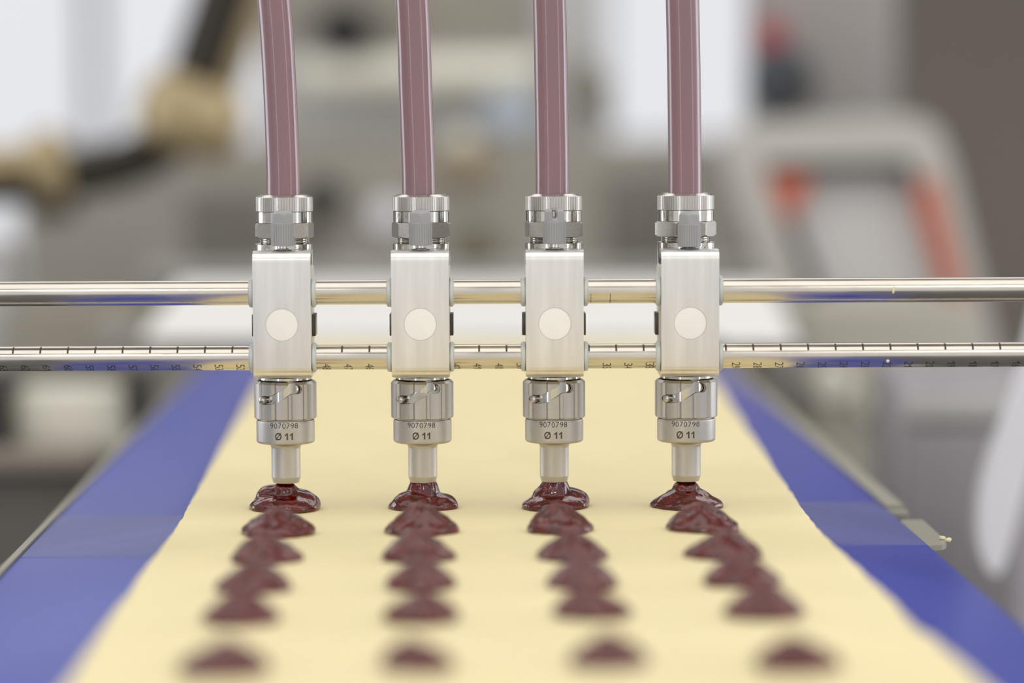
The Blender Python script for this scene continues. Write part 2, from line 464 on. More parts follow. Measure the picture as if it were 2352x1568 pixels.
under = [
    [(-.8, 0, 1.8, 16.4, 15, 5.9), (-6.6, 2, 6.0, 7.8, 7, 5.4), (4.4, 1, 3.6, 10.6, 9, 6.2), (-.3, 0, 7.2, 6.2, 5.8, 6.4), (4, -7, 1.5, 8.6, 8, 4.8), (-5, -6, 1.5, 8, 8, 5)],
    [(0, 0, 1.6, 15.8, 14.2, 4.9), (-4, -3, 2.6, 10.2, 10.5, 6.6), (7.2, -1, 2.6, 8.8, 9.4, 5.2), (.4, 0, 7, 7.5, 7.1, 9.6)],
    [(0, -2.5, 1.8, 15.2, 12.5, 5.3), (6.8, 3, 3.4, 9.6, 9, 6.2), (-1, .6, 5.0, 9.8, 8.4, 6.8), (.3, 0, 7, 6.9, 6.9, 9.8)],
    [(.4, 0, 1.6, 17.0, 15, 5.2), (0, 0, 5.0, 11.0, 10, 5.0), (-.2, 0, 8.8, 6.2, 6.2, 4.6), (3, -6, 1.6, 9.8, 9.4, 5.2), (-7, -2, 2.4, 7.9, 8.5, 5.0)]]
rown = ['leftmost', 'second', 'third', 'rightmost']
ROWLAB = ['in the leftmost row', 'in second row from left', 'in third row from left', 'in the rightmost row']
for i in range(4):
    o = dollop('jam_dollop', (AX[i], 0, BZ - .0004), under[i], 11 + i, amp=.028)
    tag(o, ['glossy dark red jam dollop with a bulge on its left, under the leftmost nozzle tip',
            'glossy dark red jam dollop joined to the second nozzle tip by a thick neck',
            'glossy dark red jam dollop, cone shaped with a fold at right, under the third nozzle',
            'glossy dark red jam dollop in three stacked tiers under the rightmost nozzle'][i], 'jam', 'jam dollops under the nozzle tips')
DROPS = [
    [(638, 1226, 81), (612, 1290, 75), (585, 1354, 78), (553, 1424, 76), (512, 1530, 84)],
    [(970, 1222, 82), (965, 1285, 78), (966, 1347, 72), (963, 1418, 74), (958, 1522, 68)],
    [(1288, 1218, 72), (1312, 1282, 75), (1337, 1345, 73), (1358, 1408, 76), (1396, 1515, 74)],
    [(1615, 1216, 80), (1663, 1280, 82), (1702, 1340, 79), (1757, 1408, 78), (1832, 1520, 80)]]
nth = ['first', 'second', 'third', 'fourth', 'fifth']
for r_, row in enumerate(DROPS):
    for k, (px, py, hw) in enumerate(row):
        rg = random.Random(100 + r_ * 10 + k)
        p = PZ(px, py + [0, 0, 0, 3, 10][k], BZ); dist = (p - CAM).length
        W = hw * dist / F * 1000 * [1.04, 1.1, 1.13, 1.18, 1.24][k]
        hh = [12.3, 12.3, 12.0, 11.4, 10.0][k] * rg.uniform(.93, 1.07)
        dx = rg.uniform(-2.2, 2.2)
        L = [(0, 0, 1.6, W, W * .92, 5.2), (dx * .6, rg.uniform(-1, 1.5), 2.2, W * .86, W * .8, hh * .64), (dx, rg.uniform(-1, 1.5), 2.4, W * .64, W * .6, hh * .82 - .6),
             (dx * 1.3, rg.uniform(-1, 1), hh * .5, W * .36, W * .34, hh * .5 - .3),
             (rg.uniform(4, 6) * rg.choice((-1, 1)), -4, 2.0, W * .55, W * .5, 4.8), (rg.uniform(-4, 4), -6.5, 1.4, W * .5, W * .45, 4.4)]
        o = dollop('jam_dollop', (p.x, p.y, BZ - .0004), L, 200 + r_ * 10 + k, amp=.045)
        tag(o, 'jam dollop %s, %s from its nozzle' % (ROWLAB[r_], ['first', 'second', 'third', 'fourth', 'fifth and nearest'][k]),
            'jam', 'jam dollops already laid on the dough')

# ------------------------------------------------------------------ rods
YR = -.0192
zU, zL = P(1120, 669.5, YR).z, P(1120, 818.8, YR).z
RR = .00562
XE = .36
def rod(name, z, label):
    bm = bmesh.new()
    lathe(bm, [(RR - .0006, -XE), (RR, -XE + .0006), (RR, XE - .0006), (RR - .0006, XE)], 96, axis='x')
    o = finish(bm, name, M['rod']); o.location = (0, YR, z)
    return tag(o, label, 'rod')
rodU = rod('guide_rod', zU, 'upper polished steel rod, plain, running through all four nozzle brackets')
rodL = rod('guide_rod', zL, 'lower polished steel rod with black scale numbers and tick marks')
def rod_x(px, z=zL): return P(px, 818, YR).x
hid = [(572, 722), (893, 1040), (1200, 1348), (1509, 1660)]
nums = {}
for n in range(15, 65):
    px = 554 + (52 - n) * 49.35
    if any(a + 4 < px < b - 4 for a, b in hid): continue
    bm = digits_bm(str(n), .0038, adv=.62, wid=.52, off=-.008)
    for v in bm.verts:
        a, b = v.co.x, v.co.y; ph = R(27) + (a + .0023) / RR; rr = RR + .00004
        v.co = Vector((rod_x(px) + b, -rr * math.cos(ph), -rr * math.sin(ph)))
    o = finish(bm, 'scale_numeral', M['tick'], rodL)
bm = None
for k in range(-1, 39):
    px = 33.5 + 62.78 * k
    if any(a + 2 < px < b - 2 for a, b in hid): continue
    bm = bmesh.new(); x = rod_x(px); w2 = .00042
    va = []
    for i in range(9):
        ph = R(22 + 44 * i / 8 + 6)
        va.append([bm.verts.new((x + dx, -(RR + .00003) * math.cos(ph), (RR + .00003) * math.sin(ph))) for dx in (-w2, w2)])
    for A, B in zip(va, va[1:]): bm.faces.new((A[0], A[1], B[1], B[0]))
    finish(bm, 'scale_mark', M['tick'], rodL)
bm = bmesh.new(); va = []
for x in (-XE + .01, rod_x(570)):
    va.append([bm.verts.new((x, -(RR + .00003) * math.cos(ph), (RR + .00003) * math.sin(ph))) for ph in (R(51), R(54.5))])
bm.faces.new((va[0][0], va[0][1], va[1][1], va[1][0])); finish(bm, 'scale_line', M['tick'], rodL)
bm = bmesh.new()   # saw mark on the upper rod
for x, w2 in ((rod_x(1401), .00016), (rod_x(1357), .0001)):
    va = []
    for i in range(7):
        ph = R(-8 - 60 * i / 6)
        va.append([bm.verts.new((x + dx, -(RR + .00003) * math.cos(ph), (RR + .00003) * math.sin(ph))) for dx in (-w2, w2)])
    for A, B in zip(va, va[1:]): bm.faces.new((A[0], A[1], B[1], B[0]))
finish(bm, 'scratch_mark', M['tick'], rodU)
bm = bmesh.new(); bmesh.ops.create_icosphere(bm, subdivisions=2, radius=.0009)
for v in bm.verts: v.co = Vector((v.co.x * .8, v.co.y * .5, v.co.z * 1.9 + (v.co.x * .8)))
o = finish(bm, 'dough_crumb', M['crumb'], smooth=80); o.location = (P(2049, 668, YR).x, YR - RR - .0001, zU + .0003)
tag(o, 'tiny pale flake stuck on the upper rod at right', 'crumb')
bm = bmesh.new(); bmesh.ops.create_icosphere(bm, subdivisions=2, radius=.0008)
o = finish(bm, 'dough_crumb', M['crumb'], smooth=80); o.location = (P(2036, 829, YR).x, YR - RR * math.cos(R(25)), zL - RR * math.sin(R(25)))
tag(o, 'tiny pale speck on the lower rod beside the number 22', 'crumb')
# posts holding the rods (outside the picture)
for sx, lab in ((-1, 'left'), (1, 'right')):
    bm = bmesh.new(); box(bm, sx * .33 - .015, sx * .33 + .015, YR - .02, YR + .02, 0, zU + .025, .002)
    o = finish(bm, 'support_post', M['brushed'])
    cutters = bmesh.new()
    for z in (zU, zL): lathe(cutters, [(RR + .0001, -.03), (RR + .0001, .03)], 48, axis='x', c=(sx * .33, YR, z))
    cc = finish(cutters, 'cut', None); boolean(o, cc)
    tag(origin(o, (sx * .33, YR, 0)), 'steel post clamping the %s ends of both rods' % lab, 'post')

# ------------------------------------------------------------------ filling heads
MM = .001
HEADS = [  # axis px, bracket centre px, bracket yaw, knob px, knob dy, hex rotation, cap rotation, split cap
    (657, 647.3, 1, 649.0, 0, -66, 12, False, [('E', 57, 1.0)], 653),
    (971, 965.2, 0, 965.8, 0, -45, 5, False, [('01.4', -44, 1.0)], 967),
    (1273, 1274.5, 0, 1273.6, -2, -52, 0, True, [('AD', -42, 1.0), ('440', 50, 1.0)], 1271.5),
    (1576, 1585.6, 0, 1583.2, 6, -24, -8, False, [('104', -44, 1.0)], 1575)]
def zz(py, Y=0.0, ref=1120): return P(ref, py, Y).z
def hexring(bm, r, z0, z1, ch, rot, rc):
    """hexagonal nut, corners cut back by a conical chamfer above and below"""
    lv = [(z0, -ch, 0), (z0 + ch * .9, 0, 1), (z1 - ch * .9, 0, 1), (z1, -ch, 0)]
    seg = 72; apo = r * math.cos(R(30)); rings = []
    lim = [(z0, apo * 1.06), (z0 + ch * .45, apo * 1.10), (z0 + ch, r * 1.01), (z1 - ch, r * 1.01), (z1 - ch * .45, apo * 1.10), (z1, apo * 1.06)]
    for z, m_ in lim:
        ring = []
        for i in range(seg):
            a = 2 * math.pi * i / seg
            k = (a + R(30)) % R(60) - R(30); rr = min(apo / math.cos(abs(R(30) - abs(k))), m_)
            rr = min(rr, r * .992)
            aa = a + R(rot)
            ring.append(bm.verts.new((rr * math.sin(aa), -rr * math.cos(aa), z)))
        rings.append(ring)
    for A, B in zip(rings, rings[1:]):
        for i in range(seg): bm.faces.new((A[i], A[(i + 1) % seg], B[(i + 1) % seg], B[i]))
    bm.faces.new(rings[0]); bm.faces.new(rings[-1]); return bm
def knurl(n, depth, rings):
    def f(a, k):
        if k not in rings: return 0
        x = (a * n / (2 * math.pi)) % 1.0
        return -depth if x > .55 else 0
    return f
def wrap_text(body, capw, caph, off, R0, th0, z0, spacing=1.0, bm=None):
    bm = bm or text_bm(body, capw, caph, off, spacing=spacing)
    for v in bm.verts:
        a = R(th0) + v.co.x / R0
        v.co = Vector((R0 * math.sin(a), -R0 * math.cos(a), z0 + v.co.y))
    return bm
Zs = dict(bt=871, bc=876, bb=958)
# slot outline of the bayonet collar in pixels of the leftmost nozzle (crop coordinates / 7.129 + offset)
def crop(x, y): return (x / 7.129 + 520, y / 7.129 + 840)
slot = [(1035, 190), (1035, 300), (1012, 345), (975, 378), (860, 432), (745, 488), (700, 494), (600, 494), (560, 510), (535, 560), (560, 615), (600, 634), (700, 637),
        (770, 634), (840, 610), (960, 545), (1080, 476), (1110, 470), (1195, 468), (1235, 445), (1256, 395), (1240, 345), (1200, 318), (1165, 300), (1148, 280), (1140, 190)]
def collar_mesh():
    Rr, seg = .0144, 360
    z1, z1c, z0c, z0 = zz(871), zz(876.5), zz(955), zz(958)
    depth = .0008
    def rf(a, k):
        if k in (0, 5): return 0
        x = (math.degrees(a) + 17.0) % 30.8 if False else (math.degrees(a) + 17.0) % 30.0
        x = min(x, 30 - x)
        wd = 4.6
        return -depth * (1 - (x / wd) ** 2) ** 1.0 if x < wd else 0
    bm = bmesh.new()
    lathe(bm, [(.01265, z0), (Rr - .0007, z0), (Rr, z0c), (Rr, z1c), (Rr - .0011, z1), (.01265, z1)], seg, rf=rf, closed=True)
    o = finish(bm, 'bayonet_collar', M['collar'])
    # cutter
    pts = []
    c0 = 978.0
    for x, y in slot:
        px, py = crop(x, y)
        th = 0.0
        for _ in range(20): th = math.asin(max(-.95, min(.95, (px - 657.2 + 5.5 * math.cos(th)) / 72.0)))
        # height on the front surface at that angle
        z = P(657, py, -Rr * math.cos(th)).z + (zz(871) - P(657, 873.4, 0).z)
        pts.append(Vector((th, z, 0)))
    pts = [p for p in pts]
    # scale th so that bisecting is well conditioned
    bm = bmesh.new(); vs = [bm.verts.new((p.x * .0144, p.y - BZ, 0)) for p in catm2(pts)]
    bm.faces.new(vs)
    bmesh.ops.triangulate(bm, faces=bm.faces[:])
    x = -.014
    while x < .012:
        bmesh.ops.bisect_plane(bm, geom=bm.verts[:] + bm.edges[:] + bm.faces[:], plane_co=(x, 0, 0), plane_no=(1, 0, 0)); x += .0006
    bmesh.ops.triangulate(bm, faces=bm.faces[:])
    r = bmesh.ops.extrude_face_region(bm, geom=bm.faces[:])
    ev = {g for g in r['geom'] if isinstance(g, bmesh.types.BMVert)}
    for v in bm.verts:
        th = v.co.x / .0144; rr = .0170 if v in ev else .0120
        v.co = Vector((rr * math.sin(th), -rr * math.cos(th), v.co.y + BZ))
    cut = finish(bm, 'cut', None)
    boolean(o, cut)
    me = o.data; bm = bmesh.new(); bm.from_mesh(me)
    for f in bm.faces: f.smooth = True
    for e in bm.edges: e.smooth = not (len(e.link_faces) != 2 or e.calc_face_angle(0) > R(25))
    bm.to_mesh(me); bm.free()
    me.materials.clear(); me.materials.append(M['collar'])
    bpy.data.objects.remove(o); return me
def catm2(pts): return pts
COLLAR = collar_mesh()

for i, (ax, bcx, byaw, kx, kdy, hrot, crot, split, marks, fx) in enumerate(HEADS):
    root = thing('filling_head',
        ['leftmost steel filling head on the two rods, left of the number 48',
         'second steel filling head from the left, wet film in its collar slot',
         'third filling head from the left, its grey thumb screw has a slotted top',
         'rightmost steel filling head, its thumb screw sits lowest, left of number 29'][i],
        'nozzle', (AX[i], 0, BZ + .0105), 'filling heads on the rods')
    X0 = AX[i]
    loc = Vector(root.location)
    def part(bm, name, m, par=None, world=False, **k):
        """bm given with x,y relative to the axis and z absolute"""
        bmesh.ops.translate(bm, vec=(0, 0, -loc.z), verts=bm.verts[:])
        return finish(bm, name, m, par or root, **k)
    # nozzle: turned body, tip, lip
    zt, z1, z2, z3, z4 = zz(962), zz(1014), zz(1033), zz(1092), zz(1105)
    prof = [(.0122, zz(955)), (.0122, zt + .0003), (.0131, zt + .0002), (.01345, zt - .0006)]
    for k in range(13):
        a = k / 12 * math.pi / 2; prof.append((.01345 - .0014 + .0014 * math.cos(a), z1 + .0014 - .0014 * math.sin(a)))
    fr = .0026
    for k in range(13):
        a = k / 12 * math.pi / 2; prof.append((.0067 + fr - fr * math.sin(a), z1 - fr + fr * math.cos(a)))
    prof += [(.0067, z3), (.00595, z4), (.0055, z4), (.0055, z4 + .02), (0, z4 + .02)]
    noz = part(lathe(bmesh.new(), prof, 128), 'nozzle', M['blast'], smooth=12)
    Rt = .01345 + .00004
    th_off = [1.0, -.6, -2.5, -4.6][i]
    part(wrap_text('', 0, 0, 0, Rt, th_off, zz(976, -.0134), bm=digits_bm('9070798', .0025, off=-.004)), 'serial_marking', M['engrave'], noz)
    g = text_bm('\u00d8', .0031, .00345, .02, step=.0005); bmesh.ops.translate(g, vec=(-.00265, 0, 0), verts=g.verts[:])
    tmp = bpy.data.meshes.new('t'); d2 = digits_bm('11', .00315, adv=.73, bold=True); bmesh.ops.translate(d2, vec=(.00250, 0, 0), verts=d2.verts[:]); d2.to_mesh(tmp); g.from_mesh(tmp); bpy.data.meshes.remove(tmp)
    part(wrap_text('', 0, 0, 0, Rt, th_off, zz(1000.5, -.0134), bm=g), 'size_marking', M['engrave'], noz)
    # collar
    c = bpy.data.objects.new('bayonet_collar', COLLAR.copy() if i == 0 else bpy.data.objects['bayonet_collar'].data)
    if i == 0: c.data.transform(Matrix.Translation((0, 0, -loc.z)))
    COL.objects.link(c); c.parent = root
    # locking pin
    tp = R(-38.5); zc = P(657, 840 + 563 / 7.129, -.0144 * math.cos(tp)).z + (zz(871) - P(657, 873.4, 0).z)
    bm = bmesh.new(); lathe(bm, [(.00118, .0118), (.00118, .0136), (.0013, .0162), (.00115, .0165), (0, .0166)] if False else
                            [(.00165, .0118), (.00165, .0158), (.0015, .0163), (.0009, .01665), (0, .0167)], 32)
    rot = Matrix.Rotation(R(90), 4, 'X'); bm.transform(rot); bm.transform(Matrix.Rotation(tp, 4, 'Z'))
    bm.transform(Matrix.Translation((0, 0, zc)))
    part(bm, 'locking_pin', M['nut'])
    # inner spigot, seen through the slot, with the bright ring above the collar
    part(lathe(bmesh.new(), [(.0119, zz(953)), (.0122, zz(952)), (.0122, zz(874)), (.0116, zz(872)), (.0118, zz(870)), (.0121, zz(868)), (.0121, zz(863)), (.0110, zz(862))], 96),
         'spigot', M['polish'])
    # milky valve block between bracket and spigot
    zb, ztp = zz(862), zz(607)
    bm = bmesh.new(); box(bm, -.0130, .0130, -.0126, .012, zb, ztp, .0012); part(bm, 'valve_block', M['block'])
    bm = bmesh.new(); lathe(bm, [(.0128, ztp - .001), (.0129, ztp), (.0132, ztp + .0005), (.0132, zz(558)), (.0128, zz(557)), (.0112, zz(557))], 96); part(bm, 'valve_body', M['polish'])
    # square steel cross block
    bm = bmesh.new(); box(bm, -.0146, .0146, -.006, .006, zz(768), zz(718), .0003); part(bm, 'cross_block', M['darksteel'])
    # hose fitting, upwards: thread, hex nut, smooth ring, knurled ring
    fo = (P(fx, 465, 0).x - X0)
    def fit(bm): bmesh.ops.translate(bm, vec=(fo, 0, 0), verts=bm.verts[:]); return bm
    za, zb2 = zz(557.5), zz(543)
    pr = [(.0110, za - .001), (.0110, za)]
    nthr = 3
    for k in range(nthr):
        h0 = za + (zb2 - za) * k / nthr; h1 = za + (zb2 - za) * (k + 1) / nthr
        pr += [(.0108, h0 + 1e-5), (.0114, h0 * .5 + h1 * .5), (.0108, h1 - 1e-5)]
    part(fit(lathe(bmesh.new(), pr, 64)), 'thread', M['polish'])
    part(fit(hexring(bmesh.new(), .01435, zz(543.5), zz(509), .0007, hrot, 0)), 'hex_nut', M['hex'], smooth=20)
    sr = part(fit(lathe(bmesh.new(), [(.0124, zz(509.5)), (.0128, zz(508)), (.0128, zz(484)), (.0124, zz(483.5))], 96)), 'smooth_ring', M['polish'])
    for s_, th, _ in marks:
        part(fit(wrap_text('', 0, 0, 0, .01283, th, zz(496, -.0128), bm=digits_bm(s_, .0030, adv=.72, wid=.55, off=-.022))), 'fine_marking', M['fine'], sr)
    zk0, zk1, zk2 = zz(483.5), zz(451), zz(445)
    bm = lathe(bmesh.new(), [(.0080, zk0), (.0126, zk0), (.0131, zk0 + .0003), (.0131, zk1), (.0128, zk1 + .0002), (.0107, zk2), (.0082, zk2), (.0080, zk2 - .0005)], 560,
               rf=knurl(70, .00028, (2, 3)), closed=True)
    part(fit(bm), 'knurled_ring', M['nut'], smooth=20)
    # bracket: bent plate in front of the rods
    YF = -.0272; th = .0018; hw = .01305; rb = .0050; back = -.0127
    zt_, zb_ = zz(572, -.0135), zz(865, YF + rb)
    out, inn = [], []
    def arc(cy, cz, r, a0, a1, n=8):
        return [(cy + r * math.cos(R(a0 + (a1 - a0) * k / n)), cz + r * math.sin(R(a0 + (a1 - a0) * k / n))) for k in range(n + 1)]
    out = [(back, zt_)] + arc(YF + rb, zt_ - rb, rb, 90, 180) + arc(YF + rb, zb_ + rb, rb, 180, 270) + [(back, zb_)]
    inn = [(back, zt_ - th)] + arc(YF + rb, zt_ - rb, rb - th, 90, 180) + arc(YF + rb, zb_ + rb, rb - th, 180, 270) + [(back, zb_ + th)]
    bm = bmesh.new(); rows_ = []
    for (y1, z1_), (y2, z2_) in zip(out, inn):
        rows_.append([bm.verts.new((-hw, y1, z1_)), bm.verts.new((hw, y1, z1_)), bm.verts.new((hw, y2, z2_)), bm.verts.new((-hw, y2, z2_))])
    for A, B in zip(rows_, rows_[1:]):
        for k in range(4): bm.faces.new((A[k], A[(k + 1) % 4], B[(k + 1) % 4], B[k]))
    bm.faces.new(rows_[0]); bm.faces.new(rows_[-1])
    box_ = bm
    bo = P(bcx, 745, YF).x - X0
    # round hole for the plug
    zc = zz(744, YF)
    bmesh.ops.translate(bm, vec=(bo, 0, 0), verts=bm.verts[:])
    br = part(bm, 'bracket', M['brushed'])
    cb = bmesh.new(); lathe(cb, [(.00736, YF - .003), (.00736, YF + .0028)], 96, axis='y', c=(bo, 0, zc - loc.z)); cc = finish(cb, 'cut', None); cc.parent = root
    boolean(br, cc)
    b2 = bmesh.new(); b2.from_mesh(br.data)
    for f in b2.faces: f.smooth = True
    for e in b2.edges: e.smooth = not (len(e.link_faces) != 2 or e.calc_face_angle(0) > R(28))
    b2.to_mesh(br.data); b2.free(); br.data.materials.clear(); br.data.materials.append(M['brushed'])
    plug = part(lathe(bmesh.new(), [(0, YF + .0001), (.0066, YF + .0001), (.0072, YF + .0002), (.00735, YF + .0005), (.00735, YF + .002), (0, YF + .002)], 96, axis='y', c=(bo, 0, zc)), 'round_plug', M['plug'])
    # bushings round the rods, one each side
    for zr in (zU, zL):
        for sx in (-1, 1):
            b0, b1 = .0090, .01295; e = .0150 + (.0002 if sx > 0 else .0004)
            pr = [(RR + .00012, b0), (.0060, b0), (.0060, b1), (.0064, b1 + .0002), (.0068, b1 + .0006), (.0067, e - .0006), (.0061, e - .0001), (RR + .00012, e)]
            bm = bmesh.new(); lathe(bm, [(r, h * sx) for r, h in pr], 64, axis='x', c=(bo, YR, zr), closed=True)
            part(bm, 'bushing', M['bush'])
    # grey thumb screw
    KY = -.0185; ko = P(kx, 535, KY).x - X0
    q0, q1 = zz(562.5 + kdy, KY), zz(509.5 + kdy, KY)
    screw = part(lathe(bmesh.new(), [(.0044, q0), (.0053, q0 + .0002), (.0053, q1 - .0004), (.0050, q1), (.003, q1)], 360, rf=knurl(30, .00028, (1, 2)), c=(ko, KY, 0)), 'thumb_screw', M['knob'], smooth=20)
    qt = zz(481 + kdy, KY)
    bm = bmesh.new(); seg = 72; rings = []
    H = qt - q1
    for hfr, lim in ((0, 9), (.45, 9), (.6, 5.15), (.74, 4.75), (.86, 4.1), (.95, 3.2), (1.0, 1.9)):
        ring = []
        for k in range(seg):
            a = 2 * math.pi * k / seg; kk = (a % R(60)) - R(30)
            rr = min(4.5 / math.cos(kk), lim, 5.3) * MM
            aa = a + R(crot)
            ring.append(bm.verts.new((ko + rr * math.sin(aa), KY - rr * math.cos(aa), q1 + H * hfr)))
        rings.append(ring)
    for A, B in zip(rings, rings[1:]):
        for k in range(seg): bm.faces.new((A[k], A[(k + 1) % seg], B[(k + 1) % seg], B[k]))
    bm.faces.new(rings[0]); bm.faces.new(rings[-1])
    cap = part(bm, 'screw_cap', M['knob'], screw, smooth=24)
    if split:
        zc_ = q1 + H * .42 - loc.z; xc_ = ko - .0004; rr_ = .00125
        U = [(xc_ + rr_, qt - loc.z + .002), (xc_ - rr_, qt - loc.z + .002)] + [(xc_ - rr_ * math.cos(math.pi * k / 12), zc_ - rr_ * math.sin(math.pi * k / 12)) for k in range(13)]
        cb = prism(bmesh.new(), [(x, KY - .008, z) for x, z in U], (0, .016, 0))
        cb.transform(Matrix.Translation((-ko, -KY, 0))); cb.transform(Matrix.Rotation(R(7), 4, 'Z')); cb.transform(Matrix.Translation((ko, KY, 0)))
        cc = finish(cb, 'cut', None); cc.parent = root; boolean(cap, cc)
        cap.data.materials.clear(); cap.data.materials.append(M['knob'])
    zpt = zt_
    part(lathe(bmesh.new(), [(.0040, zpt), (.0040, zpt + .0005), (.0024, zpt + .0007), (.0021, zpt + .0009), (.0021, max(q0, zpt + .001) + .0004)], 48, c=(ko, KY, 0)), 'screw_stem', M['polish'], screw)
    part(lathe(bmesh.new(), [(.0041, zpt - .0001), (.0041, zpt + .0004), (.0023, zpt + .0004), (.0023, zpt - .0001)], 48, c=(ko, KY, 0), closed=True), 'seal_ring', M['black'], screw)

    if i == 1:      # wet film in the slot
        bm = bmesh.new(); pl = [(700, 600), (742, 530), (800, 470), (868, 424), (905, 404), (872, 440), (900, 470), (960, 455), (1010, 470), (1050, 440), (1105, 425), (1165, 425), (1190, 390), (1170, 340), (1195, 330), (1215, 380), (1195, 440), (1150, 462), (1085, 470), (1000, 505), (900, 565), (820, 610), (745, 632)]
        vs = []
        for x, y in pl:
            px, py = x / 7.129 + 840, y / 7.129 + 840
            t_ = math.asin((px - 970.3 + 2.2) / 68.0)
            vs.append(bm.verts.new((t_ * .0136, P(971, py, -.0136 * math.cos(t_)).z + (zz(871) - P(971, 873, 0).z), 0)))
        bm.faces.new(vs); bmesh.ops.triangulate(bm, faces=bm.faces[:])
        x = -.012
        while x < .012:
            bmesh.ops.bisect_plane(bm, geom=bm.verts[:] + bm.edges[:] + bm.faces[:], plane_co=(x, 0, 0), plane_no=(1, 0, 0)); x += .0008
        ex = bmesh.ops.extrude_face_region(bm, geom=bm.faces[:]); ev = {g_ for g_ in ex['geom'] if isinstance(g_, bmesh.types.BMVert)}
        for v in bm.verts:
            t_ = v.co.x / .0136; rr = .01385 if v in ev else .0124
            v.co = Vector((rr * math.sin(t_), -rr * math.cos(t_), v.co.y))
        o = part(bm, 'wet_film', mat('wet_film_white', (214, 214, 206), .12, coat=.5, noise=.12, nscale=300, bump=.0003, bscale=500, trans=.35), smooth=70)
        o['label'] = 'milky wet film in the slot'
# ------------------------------------------------------------------ hoses
HO = [[(651, 447), (650, 380), (643.5, 220), (637, 100), (629.5, 0), (618, -130), (600, -320), (520, -1300)],
      [(962.5, 447), (961, 380), (955, 220), (951, 100), (946.5, 0), (939, -130), (928, -320), (880, -1300)],
      [(1268.5, 447), (1268.5, 380), (1266, 220), (1264, 100), (1261.5, 0), (1257, -130), (1250, -320), (1216, -1300)],
      [(1573.5, 447), (1573.2, 380), (1571.4, 220), (1569.5, 100), (1567.3, 0), (1564, -130), (1560, -320), (1540, -1300)]]
for i, pts in enumerate(HO):
    pp = [P(x, y, -.0 + .002 * max(0, (447 - y) / 447) ** 2) for x, y in pts]
    base = Vector((AX[i] * 0 + pp[0].x, 0, pp[0].z - .0))
    bm = bmesh.new(); c = catmull([q - base for q in [pp[0] - Vector((0, 0, .004))] + pp[1:]], 8)
    sweep(bm, c, .00765, 64)
    o = finish(bm, 'feed_hose', M['hose'], smooth=60); o.location = base
    tag(o, 'glossy mauve filled hose rising from the %s filling head%s' % (['leftmost', 'second', 'third', 'rightmost'][i], ['', ' from the left', ' from the left', ''][i]), 'hose', 'mauve feed hoses')
#BACKGROUND
# ------------------------------------------------------------------ machines behind and beside the conveyor
M['steelA'] = mat('machine_steel_grey', (162, 157, 147), .5, .25, noise=.05, nscale=6)
M['steelB'] = mat('machine_steel_dark', (128, 124, 116), .5, .25, noise=.05, nscale=6)
M['steelL'] = mat('machine_steel_light', (192, 191, 188), .45, .25, noise=.04, nscale=6)
M['cream'] = mat('cream_panel', (240, 237, 222), .6)
M['white'] = mat('white_plastic', (244, 243, 240), .5)
M['brass'] = mat('brass', (182, 164, 126), .4, .4, noise=.06, nscale=20)
M['bronze'] = mat('dark_bronze_pipe', (54, 48, 38), .4, .3)
M['dark'] = mat('dark_machine_paint', (62, 60, 57), .55)
M['taupe'] = mat('taupe_bar', (150, 140, 130), .5)
M['cab'] = mat('dark_grey_cabinet', (104, 100, 94), .55, .1)
M['red'] = mat('red_plastic', (176, 62, 72), .4)
M['bluegrey'] = mat('blue_grey_knob', (74, 80, 88), .45)
M['inner'] = mat('pale_inner_panel', (232, 231, 229), .5)
M['orange'] = mat('orange_seal', (206, 104, 76), .5)
M['frame'] = mat('grey_frame_paint', (208, 204, 197), .5)
M['lav'] = mat('pale_lavender_steel', (176, 172, 178), .4, .3)
M['guard'] = mat('white_guard', (246, 246, 252), .35)
M['olive'] = mat('olive_gauge', (120, 115, 92), .5, .2)
def q(px0, py0, px1, py1, Y):
    a, b = P(px0, py0, Y), P(px1, py1, Y); return min(a.x, b.x), max(a.x, b.x), min(a.z, b.z), max(a.z, b.z)
def bpart(root, name, m, rect, Y, dep, bev=.004, z0=None, **k):
    x0, x1, za, zb = q(*rect, Y)
    if z0 is not None: za = z0
    bm = box(bmesh.new(), x0, x1, Y, Y + dep, za, zb, bev)
    bm.transform(Matrix.Translation(-root.location)); return finish(bm, name, m, root, **k)
def rpart(root, name, m, bm, **k):
    bm.transform(Matrix.Translation(-root.location)); return finish(bm, name, m, root, **k)
def mid(px, py, Y): return P(px, py, Y)
def disc(px, py, Y, r, dep, prof=None):
    """round thing facing the camera side (-Y); r in pixels"""
    c = P(px, py, Y); rr = r * (D + Y) / F
    pr = [(0, -dep), (rr * .8, -dep), (rr, -dep * .75), (rr, 0), (0, 0)] if prof is None else [(rr * a, dep * b) for a, b in prof]
    return lathe(bmesh.new(), pr, 48, axis='y', c=c)

# A: dough sheeter behind the conveyor
YS = 2.0
g = P(800, 500, YS)
sh = thing('dough_sheeter', 'blurred grey steel machine body behind the hoses, with round knobs on its face', 'machine', (g.x, YS + .2, 0))
bpart(sh, 'body', M['steelA'], (36, 335, 1700, 700), YS, .5, .012, z0=0)
bpart(sh, 'side_panel', M['steelB'], (425, 440, 610, 640), YS - .006, .008, .002)
bpart(sh, 'side_panel', M['steelB'], (1390, 400, 1560, 600), YS - .006, .008, .002)
bpart(sh, 'ledge', M['steelL'], (330, 622, 1880, 650), YS - .10, .12, .004)
rpart(sh, 'round_port', M['dark'], disc(742, 455, YS - .002, 48, .02))
rpart(sh, 'round_port', M['steelB'], disc(700, 520, YS - .002, 70, .012))
rpart(sh, 'brass_knob', M['brass'], disc(1068, 360, YS - .002, 52, .05))
rpart(sh, 'knob_hub', M['cream'], disc(1062, 325, YS - .052, 30, .02))
rpart(sh, 'white_knob', M['guard'], disc(895, 495, YS - .002, 40, .03))
